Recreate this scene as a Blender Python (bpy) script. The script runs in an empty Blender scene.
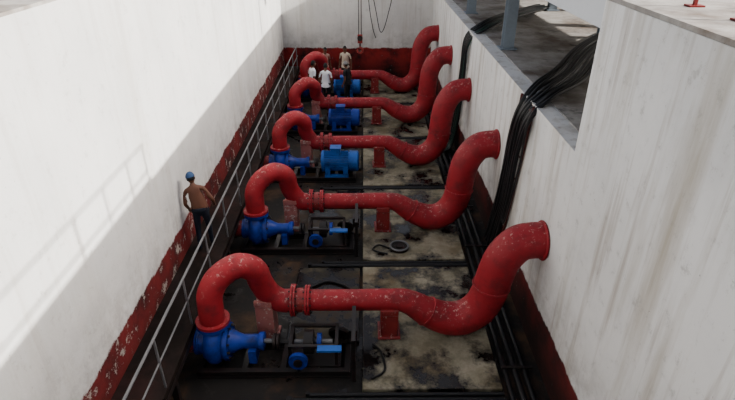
import bpy, math, random
from mathutils import Vector, Matrix, Quaternion
random.seed(4)
scene = bpy.context.scene
R = math.radians

# ------------------------------------------------------------------ materials
def new_mat(name):
    m = bpy.data.materials.new(name); m.use_nodes = True
    nt = m.node_tree; b = nt.nodes["Principled BSDF"]
    b.inputs["Specular IOR Level"].default_value = .25
    return m, nt, b
def N(nt, t, **kw):
    n = nt.nodes.new(t)
    for k, v in kw.items():
        if k in n.inputs: n.inputs[k].default_value = v
        else: setattr(n, k, v)
    return n
def noise(nt, vec, scale, detail=6, rough=.6, stretch=None, off=None):
    if stretch or off:
        mp = nt.nodes.new("ShaderNodeMapping")
        if stretch: mp.inputs["Scale"].default_value = stretch
        if off: mp.inputs["Location"].default_value = off
        nt.links.new(vec, mp.inputs["Vector"]); vec = mp.outputs[0]
    n = N(nt, "ShaderNodeTexNoise", Scale=scale, Detail=detail, Roughness=rough)
    nt.links.new(vec, n.inputs["Vector"]); return n.outputs["Fac"]
def ramp(nt, fac, lo, hi):
    r = nt.nodes.new("ShaderNodeMapRange")
    r.inputs["From Min"].default_value = lo; r.inputs["From Max"].default_value = hi
    nt.links.new(fac, r.inputs["Value"]); return r.outputs[0]
def math_(nt, op, a, b):
    m = nt.nodes.new("ShaderNodeMath"); m.operation = op
    for i, v in enumerate((a, b)):
        if isinstance(v, (int, float)): m.inputs[i].default_value = v
        else: nt.links.new(v, m.inputs[i])
    return m.outputs[0]
def mix(nt, fac, a, b):
    m = nt.nodes.new("ShaderNodeMix"); m.data_type = 'RGBA'
    if isinstance(fac, (int, float)): m.inputs[0].default_value = fac
    else: nt.links.new(fac, m.inputs[0])
    for i, v in ((6, a), (7, b)):
        if isinstance(v, tuple): m.inputs[i].default_value = (*v, 1)
        else: nt.links.new(v, m.inputs[i])
    return m.outputs[2]
def bump(nt, b, h, s=.3, d=.02):
    bn = nt.nodes.new("ShaderNodeBump"); bn.inputs["Strength"].default_value = s
    bn.inputs["Distance"].default_value = d
    nt.links.new(h, bn.inputs["Height"]); nt.links.new(bn.outputs[0], b.inputs["Normal"])
def pos(nt):
    return nt.nodes.new("ShaderNodeNewGeometry").outputs["Position"]

def wall_mat(name, band, base=(.60,.595,.58), streak=.35, peel=.5, grime=.4, r1=(.085,.011,.012), r2=(.15,.019,.018), lowd=.9):
    m, nt, b = new_mat(name); p = pos(nt)
    b.inputs["Specular IOR Level"].default_value = .1
    sx = nt.nodes.new("ShaderNodeSeparateXYZ"); nt.links.new(p, sx.inputs[0]); z = sx.outputs[2]
    big = ramp(nt, noise(nt, p, .5, 5), .40, .66)
    st = ramp(nt, noise(nt, p, 1.6, 6, .65, (1, 1, .10)), .52, .74)
    fine = ramp(nt, noise(nt, p, 4, 10, .8), .565, .64)
    spots = ramp(nt, noise(nt, p, 9, 8, .75, None, (7,3,1)), .645, .68)
    drip = ramp(nt, noise(nt, p, 4, 4, .6, (1, 1, .06)), .55, .70)
    c = mix(nt, math_(nt, 'MULTIPLY', big, .4), base, (.42,.42,.41))
    c = mix(nt, math_(nt, 'MULTIPLY', st, streak), c, (.33,.28,.20))
    c = mix(nt, math_(nt, 'MULTIPLY', drip, streak*.8), c, (.26,.20,.14))
    c = mix(nt, math_(nt, 'MULTIPLY', fine, grime), c, (.30,.28,.25))
    c = mix(nt, math_(nt, 'MULTIPLY', spots, .65), c, (.13,.11,.09))
    # brown grime in the zone above the dado
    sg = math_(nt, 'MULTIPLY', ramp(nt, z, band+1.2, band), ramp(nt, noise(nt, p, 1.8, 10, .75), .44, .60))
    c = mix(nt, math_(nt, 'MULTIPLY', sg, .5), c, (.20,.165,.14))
    shade_grime = math_(nt, 'MULTIPLY', ramp(nt, z, band+2.6, band), ramp(nt, noise(nt, p, .7, 6, .6, None, (2,2,5)), .35, .60))  # patchy grey grime that also paints the lower wall's shade into the colour
    c = mix(nt, math_(nt, 'MULTIPLY', shade_grime, .35), c, (.27,.27,.275))
    rn = noise(nt, p, 4, 8, .7)
    edge = math_(nt, 'ADD', z, math_(nt, 'MULTIPLY', math_(nt, 'SUBTRACT', noise(nt, p, 1.5, 8, .75), .5), .35))
    mask = ramp(nt, edge, band + .02, band - .02)
    pe = ramp(nt, noise(nt, p, 2.6, 10, .78), peel, peel + .03)
    red = mix(nt, rn, r1, r2)
    red = mix(nt, ramp(nt, noise(nt, p, 1.3, 6), .42, .66), red, (.022,.009,.009))
    red = mix(nt, pe, red, (.30,.26,.235))
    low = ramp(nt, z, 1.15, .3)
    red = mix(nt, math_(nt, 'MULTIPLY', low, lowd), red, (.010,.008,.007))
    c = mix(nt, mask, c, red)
    nt.links.new(c, b.inputs["Base Color"]); b.inputs["Roughness"].default_value = .85
    bump(nt, b, noise(nt, p, 7, 10, .7), .35, .02)
    return m

def paint_mat(name, c1, c2, chip, amt, rough=.4, chipscale=9, dirt=(.03,.012,.012), da=.6, tops=False):
    m, nt, b = new_mat(name); p = pos(nt)
    c = mix(nt, noise(nt, p, 2.5, 5), c1, c2)
    c = mix(nt, math_(nt, 'MULTIPLY', ramp(nt, noise(nt, p, 3, 8, .7), .48, .70), da), c, dirt)
    c = mix(nt, ramp(nt, noise(nt, p, chipscale, 8, .75), amt, amt + .02), c, chip)
    if tops:   # droppings / flaked primer settle on upward faces
        g = nt.nodes.new("ShaderNodeNewGeometry"); sx = nt.nodes.new("ShaderNodeSeparateXYZ")
        nt.links.new(g.outputs["Normal"], sx.inputs[0])
        f = math_(nt, 'MULTIPLY', ramp(nt, sx.outputs[2], .2, .9), ramp(nt, noise(nt, p, 11, 6, .8, None, (4,9,2)), .575, .61))
        c = mix(nt, math_(nt, 'MULTIPLY', f, .75), c, (.42,.28,.25))
    nt.links.new(c, b.inputs["Base Color"])
    nt.links.new(math_(nt, 'ADD', math_(nt, 'MULTIPLY', noise(nt, p, 6, 5), .35), rough-.15), b.inputs["Roughness"])
    bump(nt, b, noise(nt, p, 14, 6), .15, .01)
    return m

def plain(name, c, rough=.6, metal=0, var=.3):
    m, nt, b = new_mat(name); p = pos(nt)
    d = tuple(x * (1 - var) for x in c)
    nt.links.new(mix(nt, noise(nt, p, 12, 5), d, c), b.inputs["Base Color"])
    b.inputs["Roughness"].default_value = rough; b.inputs["Metallic"].default_value = metal
    return m

def floor_mat(name, light, mid, darkness, soft=.12, brown=(.07,.035,.015), crust=.66, crustc=(.32,.30,.27), wet=False):
    m, nt, b = new_mat(name); p = pos(nt)
    n1 = noise(nt, p, 1.3, 12, .70); n2 = noise(nt, p, 1.15, 12, .68, None, (3,5,0)); n3 = noise(nt, p, .8, 6)
    c = mix(nt, ramp(nt, n1, .40, .60), mid, light)
    c = mix(nt, math_(nt,'MULTIPLY',ramp(nt, n3, .50, .64),.7), c, brown)
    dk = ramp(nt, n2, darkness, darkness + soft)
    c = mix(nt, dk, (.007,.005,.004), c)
    c = mix(nt, ramp(nt, noise(nt, p, 4, 12, .8), crust, crust+.03), c, crustc)
    nt.links.new(c, b.inputs["Base Color"])
    if wet:
        pud = ramp(nt, n2, darkness-.02, darkness+.06)
        nt.links.new(math_(nt, 'ADD', math_(nt, 'MULTIPLY', pud, .6), .15), b.inputs["Roughness"])
    else: b.inputs["Roughness"].default_value=.8
    bump(nt, b, noise(nt, p, 6, 10, .7), .3, .02)
    return m

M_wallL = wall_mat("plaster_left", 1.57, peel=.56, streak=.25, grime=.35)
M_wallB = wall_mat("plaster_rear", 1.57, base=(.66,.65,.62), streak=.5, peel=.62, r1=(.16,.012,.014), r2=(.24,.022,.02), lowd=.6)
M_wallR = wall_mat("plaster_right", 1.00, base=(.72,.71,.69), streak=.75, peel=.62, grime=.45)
M_top = floor_mat("weathered_slab", (.36,.34,.31), (.22,.20,.18), .30)
M_pad = floor_mat("stained_pad_concrete", (.27,.24,.175), (.13,.115,.075), .435, wet=True, brown=(.085,.055,.022))
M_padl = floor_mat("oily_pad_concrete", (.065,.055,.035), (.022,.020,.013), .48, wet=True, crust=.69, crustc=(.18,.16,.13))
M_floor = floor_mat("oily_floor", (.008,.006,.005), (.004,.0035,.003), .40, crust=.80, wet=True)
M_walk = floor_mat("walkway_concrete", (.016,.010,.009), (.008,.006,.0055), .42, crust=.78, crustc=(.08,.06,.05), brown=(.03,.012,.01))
M_walk.node_tree.nodes["Principled BSDF"].inputs["Specular IOR Level"].default_value=.08
M_red = paint_mat("red_pipe_paint", (.20,.007,.013), (.28,.011,.018), (.38,.24,.22), .69, .55, tops=True)
M_redold = paint_mat("worn_red_paint", (.16,.012,.014), (.22,.026,.024), (.36,.25,.22), .60)
M_pink = paint_mat("faded_support_paint", (.36,.14,.12), (.26,.075,.07), (.42,.34,.30), .58)
M_blue = paint_mat("blue_enamel", (.003,.018,.17), (.005,.032,.27), (.15,.15,.18), .70, .42, dirt=(.003,.005,.012), da=.85)
M_blueb = paint_mat("bright_blue_enamel", (.008,.055,.26), (.014,.10,.38), (.3,.32,.35), .70, .42, dirt=(.006,.010,.022), da=.75)
M_iron = paint_mat("dark_iron", (.007,.006,.006), (.014,.012,.011), (.08,.035,.015), .66)
M_galv = plain("galvanised_steel", (.15,.15,.155), .6, .3)
M_blk = plain("black_cable", (.005,.005,.006), .5)
M_grn = plain("green_cable", (.010,.035,.026), .5)
M_colm = plain("grey_blue_steel", (.20,.24,.28), .5)
M_white = plain("white_paint", (.60,.62,.64), .6, 0, .1)
M_soffit = plain("soffit_concrete", (.50,.49,.47), .8, 0, .3)  # pale grey concrete of the gallery soffit
M_rust = plain("rusty_steel", (.07,.018,.014), .8)
M_hook = plain("hoist_red", (.22,.015,.012), .5)

# ------------------------------------------------------------------ mesh builder
class MB:
    def __init__(s): s.v=[]; s.f=[]; s.mi=[]; s.mats=[]
    def m(s, mat):
        if mat not in s.mats: s.mats.append(mat)
        return s.mats.index(mat)
    def add(s, vs, fs, mat):
        o=len(s.v); k=s.m(mat)
        s.v += [Vector(v) for v in vs]
        for f in fs: s.f.append([i+o for i in f]); s.mi.append(k)
    def box(s, a, b, mat, bev=0, rot=None):
        x0,y0,z0=[min(p,q) for p,q in zip(a,b)]; x1,y1,z1=[max(p,q) for p,q in zip(a,b)]
        vs=[(x0,y0,z0),(x1,y0,z0),(x1,y1,z0),(x0,y1,z0),(x0,y0,z1),(x1,y0,z1),(x1,y1,z1),(x0,y1,z1)]
        if rot:
            c=Vector(((x0+x1)/2,(y0+y1)/2,(z0+z1)/2)); q=Quaternion(rot[0],rot[1])
            vs=[c+q@(Vector(v)-c) for v in vs]
        s.add(vs,[(0,3,2,1),(4,5,6,7),(0,1,5,4),(1,2,6,5),(2,3,7,6),(3,0,4,7)],mat)
    def tube(s, path, rad, mat, seg=20, cap=True, round_=False):
        P=[Vector(p) for p in path]; n=len(P)
        if not isinstance(rad,(list,tuple)): rad=[rad]*n
        T=[]
        for i in range(n):
            t=(P[min(i+1,n-1)]-P[max(i-1,0)]); T.append(t.normalized())
        up=Vector((0,0,1)) if abs(T[0].z)<.9 else Vector((0,1,0))
        a=T[0].cross(up).normalized(); vs=[]; fs=[]
        for i in range(n):
            if i: a=(T[i-1].rotation_difference(T[i])@a).normalized()
            b=T[i].cross(a)
            for k in range(seg):
                th=2*math.pi*k/seg
                vs.append(P[i]+(a*math.cos(th)+b*math.sin(th))*rad[i])
        for i in range(n-1):
            for k in range(seg):
                k2=(k+1)%seg
                fs.append((i*seg+k,i*seg+k2,(i+1)*seg+k2,(i+1)*seg+k))
        if cap:
            fs.append(tuple(range(seg-1,-1,-1))); fs.append(tuple((n-1)*seg+k for k in range(seg)))
        s.add(vs,fs,mat)
    def cyl(s, a, b, r, mat, seg=24, r2=None):
        s.tube([a,b],[r,r if r2 is None else r2],mat,seg)
    def bar(s, pts, r, mat, seg=8): 
        for a,b in zip(pts[:-1],pts[1:]): s.cyl(a,b,r,mat,seg)
    def sphere(s, c, r, mat, u=16, w=10, fn=None):
        if isinstance(r,(int,float)): r=(r,r,r)
        vs=[];fs=[]
        for j in range(w+1):
            ph=math.pi*j/w
            for i in range(u):
                th=2*math.pi*i/u
                d=Vector((math.sin(ph)*math.cos(th),math.sin(ph)*math.sin(th),math.cos(ph)))
                if fn: d=fn(d)
                vs.append(Vector(c)+Vector((d.x*r[0],d.y*r[1],d.z*r[2])))
        for j in range(w):
            for i in range(u):
                i2=(i+1)%u
                fs.append((j*u+i,(j+1)*u+i,(j+1)*u+i2,j*u+i2))
        s.add(vs,fs,mat)
    def ring(s, c, axis, R0, r, mat, seg=28, ts=8):
        ax=Vector(axis).normalized(); u=ax.orthogonal().normalized(); w=ax.cross(u)
        vs=[];fs=[]
        for i in range(seg):
            th=2*math.pi*i/seg; d=u*math.cos(th)+w*math.sin(th)
            for k in range(ts):
                p=2*math.pi*k/ts
                vs.append(Vector(c)+d*(R0+r*math.cos(p))+ax*r*math.sin(p))
        for i in range(seg):
            for k in range(ts):
                fs.append((i*ts+k,((i+1)%seg)*ts+k,((i+1)%seg)*ts+(k+1)%ts,i*ts+(k+1)%ts))
        s.add(vs,fs,mat)
    def flange(s, c, axis, r, mat, t=.05, bolts=10):
        c=Vector(c); ax=Vector(axis).normalized()
        s.cyl(c-ax*t,c-ax*.006,r,mat,28); s.cyl(c+ax*.006,c+ax*t,r,mat,28)
        u=ax.orthogonal().normalized(); w=ax.cross(u)
        for i in range(bolts):
            th=2*math.pi*i/bolts; d=(u*math.cos(th)+w*math.sin(th))*(r*.87)
            s.cyl(c+d-ax*(t+.035),c+d+ax*(t+.035),r*.055,M_iron,6)
    def obj(s, name, parent=None, sharp=35, bevel=0):
        me=bpy.data.meshes.new(name)
        lo=[min(v[i] for v in s.v) for i in range(3)]; hi=[max(v[i] for v in s.v) for i in range(3)]
        o=Vector(((lo[0]+hi[0])/2,(lo[1]+hi[1])/2,lo[2]))
        if parent: o=Vector((0,0,0))
        me.from_pydata([v-o for v in s.v],[],s.f)
        for m in s.mats: me.materials.append(m)
        me.polygons.foreach_set("material_index",s.mi)
        me.polygons.foreach_set("use_smooth",[True]*len(s.f))
        me.update(); me.set_sharp_from_angle(angle=R(sharp))
        ob=bpy.data.objects.new(name,me); ob.location=o
        scene.collection.objects.link(ob)
        if parent: ob.parent=parent
        if bevel:
            b=ob.modifiers.new("bevel",'BEVEL'); b.width=bevel; b.segments=2; b.limit_method='ANGLE'
        return ob

def smooth(pts, k=6, rad=None):
    P=[Vector(p) for p in pts]; out=[]; ro=[]
    for i in range(len(P)-1):
        p0=P[max(i-1,0)];p1=P[i];p2=P[i+1];p3=P[min(i+2,len(P)-1)]
        for j in range(k):
            t=j/k
            out.append(.5*((2*p1)+(-p0+p2)*t+(2*p0-5*p1+4*p2-p3)*t*t+(-p0+3*p1-3*p2+p3)*t**3))
            if rad: ro.append(rad[i]*(1-t)+rad[i+1]*t)
    out.append(P[-1]); 
    if rad: ro.append(rad[-1]); return out,ro
    return out

# ------------------------------------------------------------------ shell
XL,XR,YB,YF=-3.9,3.22,26.0,-1.5
LEDGE,TOP,LT=4.23,6.43,6.47
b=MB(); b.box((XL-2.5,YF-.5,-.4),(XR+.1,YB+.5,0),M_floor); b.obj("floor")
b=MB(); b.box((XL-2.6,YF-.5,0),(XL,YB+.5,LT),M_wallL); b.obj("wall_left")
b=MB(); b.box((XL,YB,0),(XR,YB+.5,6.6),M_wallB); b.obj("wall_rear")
b=MB(); b.box((XL,YF-.4,0),(XR,YF,6.0),M_wallB); b.obj("wall_front_blocker")  # unseen near wall, added to shade the near floor
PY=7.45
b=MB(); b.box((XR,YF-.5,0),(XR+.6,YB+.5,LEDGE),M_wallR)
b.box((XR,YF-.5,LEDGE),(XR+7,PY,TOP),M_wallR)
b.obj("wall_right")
b=MB(); b.box((XR+.6,PY,LEDGE-.35),(XR+7,YB+.5,LEDGE),M_top)
b.box((XR+.35,PY,LEDGE),(XR+.6,YB+.5,LEDGE+.02),M_top)
b.obj("ledge_slab")
b=MB(); b.box((XR+.01,YF-.5,TOP),(XR+7,PY-.02,TOP+.06),M_top); b.obj("roof_slab")
b=MB(); b.box((XL-2.6,YF-.5,LT),(XL-.01,YB+.5,LT+.04),M_top); b.obj("roof_slab")
b=MB(); b.box((XR+7,PY,LEDGE),(XR+7.3,YB+.5,LEDGE+.7),M_wallB)
y=PY
while y<YB:  # piers around a made-up gap, opened to bring light into the gallery
    b.box((XR+7,y,LEDGE+.7),(XR+7.3,y+.5,TOP-.13),M_wallB); y+=3.0
b.obj("wall_gallery")
b=MB(); b.box((XR,PY,6.06),(XR+.35,YB+.5,TOP),M_white)
b.box((XR+.35,PY,6.3),(XR+7.3,YB+.5,TOP),M_soffit)
for k in range(4): b.box((XR+.35,10.2+4.5*k,6.0),(XR+7,10.5+4.5*k,6.3),M_soffit)
b.obj("ceiling")
b=MB()
for y in (5.4,7.0,8.6,10.2): b.cyl((XL-.45,y,LT),(XL-.45,y,7.4),.025,M_rust,8)
for z in (6.95,7.4): b.cyl((XL-.45,3,z),(XL-.45,16,z),.022,M_rust,8)
b.obj("deck_railing")
b=MB(); b.cyl((XL-.22,6.0,LT+.04),(XL-.22,6.0,LT+.14),.12,M_iron); b.cyl((XL-.22,6.0,LT+.12),(XL-.22,6.0,LT+.28),.07,M_iron,20,.12)
b.sphere((XL-.22,6.0,LT+.30),(.12,.12,.05),M_iron); b.obj("deck_lamp")
b=MB()
for y in (4.7,5.6,6.5,7.2):
    b.box((XR+.62,y-.02,TOP+.06),(XR+.66,y+.02,TOP+1.0),M_hook)
    b.box((XR+.55,y-.07,TOP+.06),(XR+.73,y+.07,TOP+.08),M_hook)
for z in (TOP+.5,TOP+1.0): b.cyl((XR+.64,2,z),(XR+.64,7.25,z),.022,M_hook,8)
b.obj("deck_railing")

def column(x,y):
    b=MB(); w=.14
    b.box((x-w,y-w,LEDGE+.02),(x+w,y-w+.03,6.06),M_colm); b.box((x-w,y+w-.03,LEDGE+.02),(x+w,y+w,6.06),M_colm)
    b.box((x-.02,y-w+.03,LEDGE+.02),(x+.02,y+w-.03,6.06),M_colm)
    b.box((x-.22,y-.22,LEDGE+.02),(x+.22,y+.22,LEDGE+.05),M_colm)
    b.obj("steel_column")
column(XR+.55,14.2); column(XR+.55,19.6); column(XR+3.6,15.5); column(XR+3.6,20.2)

# ------------------------------------------------------------------ bays
S=3.92; Y1=8.0
for k in range(-1,5):
    y0=Y1+S*k-1.45; y1=y0+S-.30
    y0=max(y0,YF+.1); y1=min(y1,YB-.1)
    b=MB(); b.box((-.05,y0,0),(2.42,y1,.10),M_pad); b.obj("concrete_pad",bevel=.015)
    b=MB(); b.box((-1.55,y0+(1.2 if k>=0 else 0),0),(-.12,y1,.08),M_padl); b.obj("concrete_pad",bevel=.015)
    if k<4:
        b=MB()
        for dy,r,x0 in ((.07,.05,-1.3),(.20,.04,-1.0)):
            b.cyl((x0,y1+dy,r+.03),(2.42,y1+dy,r+.03),r,M_blk,12)
            b.cyl((x0,y1+dy,0),(x0,y1+dy,r*2+.05),r,M_blk,12)
        for x in (-.6,.6,1.8): b.box((x-.04,y1+.01,0),(x+.04,y1+.27,.04),M_iron)
        b.obj("drain_pipe")
b=MB()
for x,r,z in ((2.56,.05,.05),(2.74,.06,.06),(2.92,.05,.05)):
    b.cyl((x,1.0,z),(x,25.2,z),r,M_blk,12)
for y in range(5,25,2): b.box((2.5,y,.09),(3.06,y+.05,.13),M_iron)
b.obj("service_pipe")

SX=[.12,.19,.24,.26,.26]; GH=[.14,.20,.26,.32,.30]; EH=[2.25,2.47,2.62,2.72,2.72]
def discharge(k):
    Y=Y1+S*k; b=MB(); sx=SX[k]; gh=GH[k]; px=-2.85+sx
    goose=[(px,-.70,1.06),(px,-.70,1.28),(px+.02,-.66,1.68-gh*.6),(px+.18,-.55,2.0-gh),(px+.47,-.38,2.12-gh),(px+.72,-.2,1.92-gh),(-2.00+sx*.5,-.08,1.47-gh*.5),(-1.88+sx*.4,-.02,1.10),(-1.62,0,.90),(-1.35,0,.90)]
    p=smooth([(x,Y+y,z) for x,y,z in goose],6)
    b.tube(p,.225,M_red,28)
    b.flange((-1.37,Y,.90),(1,0,0),.31,M_red,.045,12)
    b.flange((-1.10,Y,.90),(1,0,0),.29,M_red,.045,12)
    b.cyl((-1.35,Y,.9),(-1.12,Y,.9),.235,M_redold,28)
    b.cyl((px,Y-.70,1.005),(px,Y-.70,1.06),.30,M_red,28)
    e=EH[k]
    run=[(-1.1,0,.90),(-.2,0,.90),(.55,0,.90),(.85,0,.84),(1.22,0,.60),(1.60,0,.44),(1.92,0,.46),(2.20,0,.68),(2.36,0,1.05),(2.43,0,e-.80),(2.54,0,e-.38),(2.76,0,e-.08),(3.0,0,e),(XR,0,e)]
    rr=[.205,.205,.215,.235,.29,.325,.335,.34,.34,.34,.34,.335,.33,.33]
    p,r=smooth([(x,Y+y,z) for x,y,z in run],6,rr)
    b.tube(p,r,M_red,32)
    b.ring((1.20,Y,.62),(.75,0,-.5),.29,.018,M_red); b.ring((2.39,Y,1.25),(.08,0,1),.345,.018,M_red)
    b.ring((XR-.03,Y,e),(1,0,0),.34,.03,M_red)
    b.obj("discharge_pipe",sharp=50)
    for x,m,w in ((.47,M_redold,.17),(-1.97+sx*.4,M_pink,.17)):
        s=MB(); z0=.10 if x>0 else 0
        zt=.70 if x>0 else .93
        s.box((x-w,Y-.2,z0),(x+w,Y+.2,zt),m)
        s.box((x-w-.05,Y-.25,z0),(x+w+.05,Y+.25,z0+.05),m)
        s.box((x-w,Y-.24,zt-.02),(x+w,Y-.17,zt+.12),m); s.box((x-w,Y+.17,zt-.02),(x+w,Y+.24,zt+.12),m)
        s.obj("pipe_support",bevel=.02)
for k in range(5): discharge(k)

def pump(k):
    Y=Y1+S*k-.70; b=MB(); cx=-2.85+SX[k]; cz=.52
    path=[];rad=[]
    for i in range(33):
        t=i/32; th=math.pi*.5+ -t*2*math.pi*.98
        rr=.26+.07*t
        path.append((cx,Y+math.cos(th+math.pi)*rr*1.0,cz+math.sin(th+math.pi)*rr)); rad.append(.13+.10*t)
    b.tube(path,rad,M_blue,16)
    b.cyl((cx-.17,Y,cz),(cx+.19,Y,cz),.32,M_blue,32)
    b.tube([(cx,Y,cz+.1),(cx,Y,.8),(cx,Y,.96)],[.24,.20,.20],M_blue,24)
    b.cyl((cx,Y,.93),(cx,Y,1.0),.30,M_blue,28)
    b.cyl((cx+.19,Y,cz),(cx+.26,Y,cz),.35,M_blue,32)
    for i in range(12):
        a=2*math.pi*i/12; b.cyl((cx+.25,Y+.30*math.cos(a),cz+.30*math.sin(a)),(cx+.30,Y+.30*math.cos(a),cz+.30*math.sin(a)),.022,M_iron,6)
    b.tube([(cx+.26,Y,cz),(cx+.42,Y,cz),(cx+.5,Y,cz),(cx+.75,Y,cz),(cx+.80,Y,cz)],[.24,.16,.13,.13,.17],M_blue,24)
    b.cyl((cx+.80,Y,cz),(cx+.88,Y,cz),.17,M_blue,24)
    b.cyl((cx+.88,Y,cz),(cx+1.05,Y,cz),.045,M_galv,12)
    b.cyl((cx+1.04,Y,cz),(cx+1.09,Y,cz),.14,M_iron,20)
    b.cyl((cx+1.11,Y,cz),(cx+1.15,Y,cz),.14,M_iron,20)
    for dx in (-.12,.6): b.box((cx+dx,Y-.2,.16),(cx+dx+.14,Y+.2,cz-.08),M_blue)
    b.cyl((cx-.30,Y,cz),(cx-.17,Y,cz),.22,M_blue,24)
    b.flange((cx-.32,Y,cz),(1,0,0),.24,M_blue,.035,10)
    b.cyl((cx-.35,Y,cz),(XL+.01,Y,cz),.20,M_redold,28)
    for dy in (-.36,.36):
        b.box((-3.05,Y+dy-.05,0),(-.28,Y+dy+.05,.03),M_iron); b.box((-3.05,Y+dy-.015,.03),(-.28,Y+dy+.015,.14),M_iron)
        b.box((-3.05,Y+dy-.05,.14),(-.28,Y+dy+.05,.165),M_iron)
    for x in (-3.0,-2.2,-1.5,-.9,-.33): b.box((x-.05,Y-.36,.03),(x+.05,Y+.36,.15),M_iron)
    b.obj("centrifugal_pump",sharp=40)

def motor(k,mat):
    Y=Y1+S*k-.70; cz=.56; b=MB(); x0,x1=-1.32,-.42
    b.cyl((x0,Y,cz),(x1,Y,cz),.27,mat,32)
    for i in range(30):
        a=2*math.pi*i/30
        if math.sin(a)<-.75: continue
        c=Vector(((x0+x1)/2-.01,Y+.29*math.cos(a),cz+.29*math.sin(a)))
        b.box(c-Vector((.37,.006,.03)),c+Vector((.37,.006,.03)),mat,rot=((1,0,0),a-math.pi/2))
    b.cyl((x0-.02,Y,cz),(x0+.06,Y,cz),.33,mat,32); b.cyl((x1-.05,Y,cz),(x1+.02,Y,cz),.33,mat,32)
    b.tube([(x1+.02,Y,cz),(x1+.2,Y,cz),(x1+.24,Y,cz)],[.32,.32,.27],mat,32)
    for r in (.08,.14,.20): b.ring((x1+.245,Y,cz),(1,0,0),r,.008,M_iron)
    b.tube([(x0-.02,Y,cz),(x0-.04,Y,cz),(x0-.06,Y,cz)],[.2,.16,.10],mat,24)
    b.box((-1.05,Y-.14,cz+.26),(-.75,Y+.14,cz+.46),mat); b.box((-1.07,Y-.16,cz+.44),(-.73,Y+.16,cz+.48),mat)
    for dy in (-.3,.3):
        b.box((x0+.08,Y+dy-.08,.165),(x1-.08,Y+dy+.08,.21),mat)
        for x in (x0+.1,x1-.25): b.box((x,Y+dy-.05,.2),(x+.15,Y+dy+.05,.5),mat)
    b.obj("electric_motor",sharp=40)
for k in range(5): pump(k)
motor(2,M_blueb); motor(3,M_blue); motor(4,M_blueb)

def stand(k):
    Y=Y1+S*k-.70; b=MB()
    b.box((-1.40,Y-.30,.165),(-.45,Y+.30,.20),M_iron)
    for x in (-1.38,-.55):
        b.box((x,Y-.28,.2),(x+.06,Y-.20,.62),M_iron); b.box((x,Y+.20,.2),(x+.06,Y+.28,.62),M_iron)
        b.box((x,Y-.30,.60),(x+.06,Y+.30,.66),M_iron)
    b.box((-1.38,Y-.30,.62),(-.49,Y-.24,.67),M_iron); b.box((-1.38,Y+.24,.62),(-.49,Y+.30,.67),M_iron)
    b.cyl((-1.30,Y,.5),(-.60,Y,.5),.05,M_galv,14)
    b.cyl((-1.12,Y,.5),(-.95,Y,.5),.22,M_iron,28); b.cyl((-.95,Y,.5),(-.92,Y,.5),.10,M_iron,20)
    b.cyl((-.88,Y,.5),(-.80,Y,.5),.16,M_blue,20)
    b.box((-.85,Y-.44,.66),(-.42,Y-.30,.70),M_blueb)
    b.cyl((-1.20,Y-.42,.40),(-1.20,Y-.34,.40),.17,M_blue,28); b.cyl((-1.20,Y-.46,.40),(-1.20,Y-.42,.40),.08,M_iron,20)
    b.cyl((-1.20,Y-.38,.16),(-1.20,Y-.38,.40),.04,M_iron,10)
    for dy in (-.5,.35): b.box((-.24,Y+dy,.0),(-.17,Y+dy+.07,.95),M_iron)
    b.box((-.24,Y-.5,.92),(-.17,Y+.42,.99),M_iron); b.box((-.24,Y-.5,.45),(-.17,Y+.42,.51),M_iron)
    b.box((-.30,Y-.1,.6),(-.14,Y+.15,.85),M_iron)
    b.ring((-.50,Y+.42,.30),(.2,1,.3),.17,.05,M_iron); b.cyl((-.50,Y+.40,.30),(-.51,Y+.46,.31),.15,M_iron,24)
    b.obj("bearing_stand")
stand(0); stand(1)

def hose(pts,r=.028):
    b=MB(); b.tube(smooth(pts,8),r,M_blk,8); b.obj("rubber_hose")
hose([(-1.4,8.75,.11),(-1.0,9.1,.11),(-.5,8.85,.11),(-.3,9.3,.11),(-.8,9.6,.11),(-1.2,9.4,.11)])
hose([(-1.45,12.9,.11),(-1.1,13.3,.11),(-.6,13.0,.11),(-.25,13.4,.11)])
hose([(.1,6.75,.13),(.35,6.95,.13),(.3,7.4,.13),(.15,7.6,.13)],.022)

b=MB(); c=(.85,10.95)
b.cyl((c[0],c[1],.10),(c[0],c[1],.16),.24,M_iron,28); b.ring((c[0],c[1],.17),(0,0,1),.22,.025,M_galv)
b.cyl((c[0],c[1],.16),(c[0],c[1],.20),.11,M_iron,20)
b.tube(smooth([(c[0]-.25,c[1]-.05,.13),(c[0]-.5,c[1]+.1,.13),(c[0]-.65,c[1]-.12,.13),(c[0]-.3,c[1]-.3,.13)],6),.022,M_blk,8)
b.obj("impeller_cover")

# ------------------------------------------------------------------ walkway
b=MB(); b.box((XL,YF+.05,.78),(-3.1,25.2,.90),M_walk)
b.box((-3.16,YF+.05,.66),(-3.10,25.2,.78),M_iron)
y=1.0
while y<25.2:
    if all(abs(y-(Y1+S*k-.7))>.5 for k in range(5)):
        b.box((-3.22,y,0),(-3.12,y+.1,.78),M_iron)
    y+=1.3
b.obj("walkway_platform")
b=MB(); y=1.55
while y<25.2:
    b.cyl((-3.14,y,.90),(-3.14,y,1.90),.020,M_galv,8); y+=1.45
b.cyl((-3.14,.4,1.90),(-3.14,25.1,1.90),.022,M_galv,8)
b.cyl((-3.14,.4,1.42),(-3.14,25.1,1.42),.015,M_galv,8)
b.obj("walkway_railing")

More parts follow.
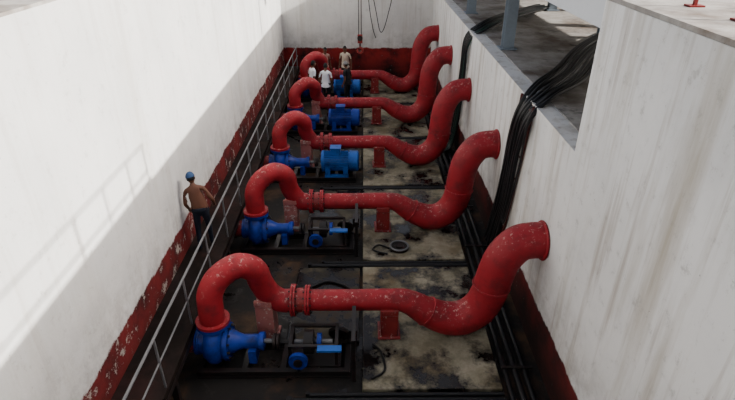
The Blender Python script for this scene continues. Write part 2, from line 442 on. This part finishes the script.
# ------------------------------------------------------------------ cables
def bundle(name, pts, n, w, r, mats, ladder=None):
    b=MB(); 
    for i in range(n):
        o=(i-(n-1)/2)*w
        jit=[Vector((random.uniform(-.02,.02),random.uniform(-.06,.06),random.uniform(0,.03))) for _ in pts]
        P=[Vector(p)+Vector(d)*o+j for (p,d),j in zip(pts,jit)]
        b.tube(smooth(P,6),r*random.uniform(.8,1.15),random.choice(mats),8)
    if ladder: ladder(b)
    b.obj(name)
e=XR
def lad(b):
    for o in (-.42,.42):
        b.bar([(e-.04,9.95+o,4.22),(e-.04,10.45+o,2.0),(e-.04,10.95+o,.2)],.03,M_rust,8)
    for i in range(8):
        t=i/7; y=9.95+t*1.0; z=4.1-t*3.8
        b.cyl((e-.04,y-.42,z),(e-.04,y+.42,z),.018,M_rust,6)
    b.tube(smooth([(3.45,9.6,LEDGE+.12),(e-.12,9.45,LEDGE-.2),(e-.16,9.5,3.0),(e-.18,9.75,1.9),(e-.14,10.1,1.35),(e-.10,10.5,1.7)],8),.024,M_blk,8)
bundle("cable_bundle",[((8.0,16.6,LEDGE+.1),(.5,-.8,0)),((5.6,13.2,LEDGE+.25),(.5,-.8,0)),((4.3,11.0,LEDGE+.22),(.5,-.8,0)),((3.5,10.05,LEDGE+.14),(.2,-1,0)),((e-.10,9.9,LEDGE-.25),(0,-1,0)),((e-.12,10.2,3.2),(0,-1,0)),((e-.12,10.45,2.0),(0,-1,0)),((e-.12,10.8,.8),(0,-1,0)),((e-.16,10.95,.2),(0,-1,0))],11,.078,.037,[M_blk],lad)
bundle("cable_bundle",[((6.6,20.5,LEDGE+.1),(.5,-.8,0)),((4.6,17.8,LEDGE+.2),(.5,-.8,0)),((3.6,16.6,LEDGE+.12),(.2,-1,0)),((e-.08,16.5,LEDGE-.3),(0,-1,0)),((e-.10,16.8,2.8),(0,-1,0)),((e-.10,17.1,1.3),(0,-1,0)),((e-.25,17.2,.3),(0,-1,0)),((e-.6,17.0,.19),(.2,-1,0))],9,.085,.038,[M_blk,M_grn,M_blk])

# ------------------------------------------------------------------ overhead crane + hook
root=bpy.data.objects.new("overhead_crane",None); root.location=(0,20,9.6); scene.collection.objects.link(root)
def place(b,n):
    o=b.obj(n); o.parent=root; o.matrix_parent_inverse=Matrix.Translation(-root.location); return o
b=MB(); b.box((-7,19.8,9.6),(8,20.2,9.65),M_hook); b.box((-7,19.98,9.65),(8,20.02,10.2),M_hook); b.box((-7,19.8,10.2),(8,20.2,10.25),M_hook)
place(b,"girder")
b=MB(); b.box((-.45,19.75,9.2),(.15,20.25,9.6),M_hook); place(b,"trolley")
b=MB()
for dx in (-.05,.05): b.cyl((-.16+dx,20,9.2),(-.16+dx,20,3.35),.014,M_blk,6)
place(b,"hoist_rope")
b=MB(); b.box((-.25,19.93,3.12),(-.07,20.07,3.42),M_hook); b.cyl((-.16,19.92,3.3),(-.16,20.08,3.3),.10,M_iron,20)
b.cyl((-.16,20,3.12),(-.16,20,3.0),.03,M_iron,10)
hk=[(-.16,20,3.02),(-.16,20,2.95)]+[(-.16+.0+.10*math.cos(a),20,2.85+.10*math.sin(a)) for a in [R(x) for x in (90,45,0,-45,-90,-135,-180,-215)]]
b.tube(hk,[.03,.03,.03,.034,.038,.039,.038,.034,.026,.012],M_hook,10); place(b,"hook_block")
for i,pts in enumerate(([(.15,20,9.3),(.25,20,5.5),(.45,20,4.1),(.62,20,3.5),(.85,20,4.1),(1.05,20,5.4),(1.2,20,9.6)],[(.02,20,9.3),(.10,20,6),(.16,20,4.6),(.30,20,3.7),(.42,20,3.3)])):
    b=MB(); b.tube(smooth(pts,8),.015,M_blk,6); place(b,"pendant_cable_%d"%i)

# ------------------------------------------------------------------ people
def eval_skin(V,E,Rd,sub=2):
    me=bpy.data.meshes.new("t"); me.from_pydata(V,E,[]); ob=bpy.data.objects.new("t",me); scene.collection.objects.link(ob)
    sk=ob.modifiers.new("s",'SKIN'); sk.use_smooth_shade=True
    for i,r in enumerate(Rd):
        d=me.skin_vertices[0].data[i]; d.radius=(r,r); d.use_root=(i==0)
    s=ob.modifiers.new("u",'SUBSURF'); s.levels=sub; s.render_levels=sub
    dg=bpy.context.evaluated_depsgraph_get(); ev=ob.evaluated_get(dg); m2=ev.to_mesh()
    vs=[v.co.copy() for v in m2.vertices]; fs=[list(p.vertices) for p in m2.polygons]
    ev.to_mesh_clear(); bpy.data.objects.remove(ob); bpy.data.meshes.remove(me)
    return vs,fs
def segdist(p,a,b):
    d=b-a; t=max(0,min(1,(p-a).dot(d)/d.dot(d))); return (p-(a+d*t)).length,t
pcount=0
def person(loc, heading, lean=0, side=0, top=None, pants=None, skin=(.12,.05,.03), hair=(.005,.005,.005), cap=None, arms=None, shorts=False, head_turn=0, stride=0, h=1.0, wide=.28):
    global pcount; pcount+=1; q=str(pcount)
    Ms=plain("skin_"+q,skin,.55,0,.15); Mt=Ms if top is None else plain("shirt_"+q,top,.85,0,.12)
    Mp=plain("trousers_"+q,pants,.85,0,.25); Mh=plain("hair_"+q,hair,.7); Mf=plain("sandal_"+q,(.02,.018,.015),.7)
    Mc=plain("cap_"+q,cap,.8,0,.2) if cap else None
    Mw=plain("eye_white_"+q,(.7,.7,.68),.3); Ml=plain("lip_"+q,(.15,.04,.035),.5)
    J={'pel':(0,0,.94),'sp':(0,-.005,1.08),'ch':(0,.0,1.26),'nb':(0,-.01,1.40),'nk':(0,0,1.47),'hd':(0,.01,1.53)}
    Rr={'pel':.125,'sp':.108,'ch':.128,'nb':.075,'nk':.052,'hd':.05}
    E=[('pel','sp'),('sp','ch'),('ch','nb'),('nb','nk'),('nk','hd')]
    A=arms or {}
    for s,n in ((-1,'l'),(1,'r')):
        J['sh'+n]=(.165*s,-.01,1.365); J['el'+n]=A.get('el'+n,(.235*s,-.04,1.09)); J['wr'+n]=A.get('wr'+n,(.25*s,.05,.86))
        st=stride*s
        J['hp'+n]=(.09*s,0,.87); J['kn'+n]=(.105*s,.03+st*.5,.48); J['an'+n]=(.11*s,-.02+st,.085); J['to'+n]=(.13*s,.13+st,.035)
        Rr.update({'sh'+n:.062,'el'+n:.042,'wr'+n:.028,'hp'+n:.092,'kn'+n:.062,'an'+n:.042,'to'+n:.034})
        E+=[('nb','sh'+n),('sh'+n,'el'+n),('el'+n,'wr'+n),('pel','hp'+n),('hp'+n,'kn'+n),('kn'+n,'an'+n),('an'+n,'to'+n)]
    keys=list(J); V=[Vector(J[k]) for k in keys]; ix={k:i for i,k in enumerate(keys)}
    vs,fs=eval_skin(V,[(ix[a],ix[c]) for a,c in E],[Rr[k] for k in keys])
    b=MB(); lab=[]
    for f in fs:
        c=sum((vs[i] for i in f),Vector())/len(f); best=None
        for a,d in E:
            dd,t=segdist(c,V[ix[a]],V[ix[d]]); dd-=.5*(Rr[a]*(1-t)+Rr[d]*t)
            if best is None or dd<best[0]: best=(dd,a,d,t)
        _,a,d,t=best
        if d in('nk','hd'): m=Ms
        elif a[:2] in('hp',) : m=Mp
        elif a[:2]=='kn': m=Ms if (shorts and t>.1) else Mp
        elif a[:2]=='an': m=Mf
        elif d[:2]=='hp': m=Mp
        elif a[:2]=='sh': m=Mt if t<.62 else Ms
        elif a[:2]=='el': m=Ms
        elif a=='pel' and t<.35: m=Mp
        else: m=Mt
        lab.append(m)
    for v in vs:
        if .85<v.z<1.42 and abs(v.x)<.19:
            k=math.sin(max(0,min(1,(v.z-.85)/.57))*math.pi); v.x*=1+wide*k; v.y*=1-.10*k
    o=len(b.v); b.v+=vs
    for f,m in zip(fs,lab): b.f.append(list(f)); b.mi.append(b.m(m))
    if top: b.tube([(0,0,.84),(0,0,.92),(0,0,1.0)],[.175,.165,.135],Mt,20)
    b.tube([(0,0,.955),(0,0,1.0)],[.150,.142],Mp if top is None else Mt,20)
    for s,n in ((-1,'l'),(1,'r')):
        w=Vector(J['wr'+n]); d=(w-Vector(J['el'+n])).normalized(); fwd=Vector((0,1,0)); fwd=(fwd-d*fwd.dot(d)).normalized()
        inn=Vector((-s,0,0)); inn=(inn-d*inn.dot(d)).normalized()
        b.tube([w-d*.01,w+d*.03,w+d*.07,w+d*.095],[.026,.034,.036,.026],Ms,10)
        for i,L in enumerate((.066,.076,.071,.055)):
            base=w+d*.085+fwd*((1.5-i)*.019)
            p=[base,base+d*L*.45+inn*.006,base+d*L*.8+inn*.02,base+d*L+inn*.036]
            b.tube(p,[.0095,.009,.008,.006],Ms,6)
        tb=w+d*.03+fwd*.028
        b.tube([tb,tb+d*.03+fwd*.022+inn*.008,tb+d*.06+fwd*.028+inn*.02],[.013,.011,.008],Ms,6)
    H=MB(); 
    def hs(d):
        x,y,z=d
        if z<0: x*=1-.28*z*z; y*=1-.12*z*z
        if y>.75 and abs(x)<.25 and -.35<z<.1: y+=.16*(1-abs(x)/.25)*(1 if z<-.05 else .5)
        return Vector((x,y,z))
    hc=Vector((0,.015,1.60))
    H.sphere(hc,(.076,.094,.115),Ms,28,20,hs)
    for s in (-1,1):
        H.sphere(hc+Vector((.030*s,.082,.008)),(.013,.009,.008),Mw,8,6); H.sphere(hc+Vector((.030*s,.090,.008)),(.005,.004,.006),Mh,8,6)
        H.sphere(hc+Vector((.077*s,-.002,-.005)),(.012,.022,.032),Ms,10,8)
        H.box(hc+Vector((.030*s-.016,.084,.024)),hc+Vector((.030*s+.016,.092,.030)),Mh)
    H.sphere(hc+Vector((0,.083,-.055)),(.024,.010,.007),Ml,10,6)
    def hair_fn(d):
        x,y,z=d
        lim=-.35 if y<0.1 else .35
        if z<lim: z=lim; 
        return Vector((x*.99,y,z))
    H.sphere(hc+Vector((0,-.008,.008)),(.083,.098,.118),Mh,24,16,hair_fn)
    if cap:
        def cf(d):
            x,y,z=d
            if z<.1: z=.1
            return Vector((x,y,z))
        H.sphere(hc+Vector((0,-.004,.022)),(.091,.108,.116),Mc,24,16,cf)
        br=[];n=14
        for i in range(n+1):
            a=math.pi*(.12+.76*i/n); br.append((math.cos(a)*.086,.0+math.sin(a)*.10,.036)); 
        vsb=[hc+Vector(p) for p in br]+[hc+Vector((p[0]*1.05,p[1]+.075*math.sin(math.pi*i/n),.022)) for i,p in enumerate(br)]
        H.add(vsb,[(i,i+1,n+2+i,n+1+i) for i in range(n)],Mc)
    qz=Quaternion((0,0,1),head_turn)
    for i,v in enumerate(H.v): H.v[i]=Vector((0,0,1.5))+qz@(v-Vector((0,0,1.5)))
    b.add(H.v,[], Ms); off=len(b.v)-len(H.v)
    for f,mi in zip(H.f,H.mi): b.f.append([i+off for i in f]); b.mi.append(b.m(H.mats[mi]))
    out=[]
    for v in b.v:
        k=max(0,min(1,(v.z-.88)/.35))
        if k>0:
            qq=Quaternion((1,0,0),-lean*k)@Quaternion((0,1,0),side*k); v=Vector((0,0,.93))+qq@(v-Vector((0,0,.93)))
        v=Quaternion((0,0,1),heading)@(v*h)
        out.append(v+Vector(loc))
    b.v=out
    return b.obj("man_standing" if not stride else "man_walking",sharp=80)

person((-3.50,9.80,.90),R(8),lean=.22,side=-.17,top=None,pants=(.006,.009,.018),skin=(.095,.037,.021),cap=(.025,.06,.14),stride=.10,h=1.05,wide=.40,
       arms={'elr':(.28,.03,1.10),'wrr':(.25,.20,.95),'ell':(-.26,-.02,1.10),'wrl':(-.24,.12,.90)})
person((-1.62,21.85,.0),R(-10),lean=.05,top=(.70,.72,.78),pants=(.01,.01,.015),h=1.10,wide=.40)
person((-2.22,22.15,0),R(-60),lean=.10,top=(.70,.72,.78),pants=(.012,.012,.018),h=1.12,wide=.35)
person((-.72,22.05,.08),R(60),lean=.10,top=(.012,.012,.015),pants=(.01,.01,.012),cap=(.20,.195,.19),h=1.06,wide=.35)
person((-.88,24.6,.08),R(170),lean=.1,top=(.52,.44,.35),pants=(.03,.025,.02),h=1.12,wide=.35)
person((-1.86,24.9,0),R(200),lean=.15,top=(.42,.24,.20),pants=(.02,.02,.02),h=1.10)

# ------------------------------------------------------------------ light
w=bpy.data.worlds.new("sky"); scene.world=w; w.use_nodes=True; nt=w.node_tree
sky=nt.nodes.new("ShaderNodeTexSky"); sky.sky_type='NISHITA'; sky.sun_disc=False; sky.sun_elevation=R(40); sky.sun_rotation=R(75); sky.air_density=.9; sky.dust_density=7
bg=nt.nodes["Background"]; bg.inputs["Strength"].default_value=.29
hs_=nt.nodes.new("ShaderNodeHueSaturation"); hs_.inputs["Saturation"].default_value=.6
nt.links.new(sky.outputs[0],hs_.inputs["Color"]); nt.links.new(hs_.outputs[0],bg.inputs[0])
sd=bpy.data.lights.new("sun",'SUN'); sd.energy=14; sd.angle=R(.8); sd.color=(1,.96,.90)
so=bpy.data.objects.new("sun",sd); scene.collection.objects.link(so)
so.rotation_euler=Vector((-1,.18,-.46)).to_track_quat('-Z','Y').to_euler()

cd=bpy.data.cameras.new("camera"); cam=bpy.data.objects.new("camera",cd); scene.collection.objects.link(cam)
cam.location=(0,0,7.5); cam.rotation_euler=(R(90-28.86),0,-.0058)
cd.sensor_width=36; cd.lens=530/735*36; cd.clip_end=200
scene.camera=cam
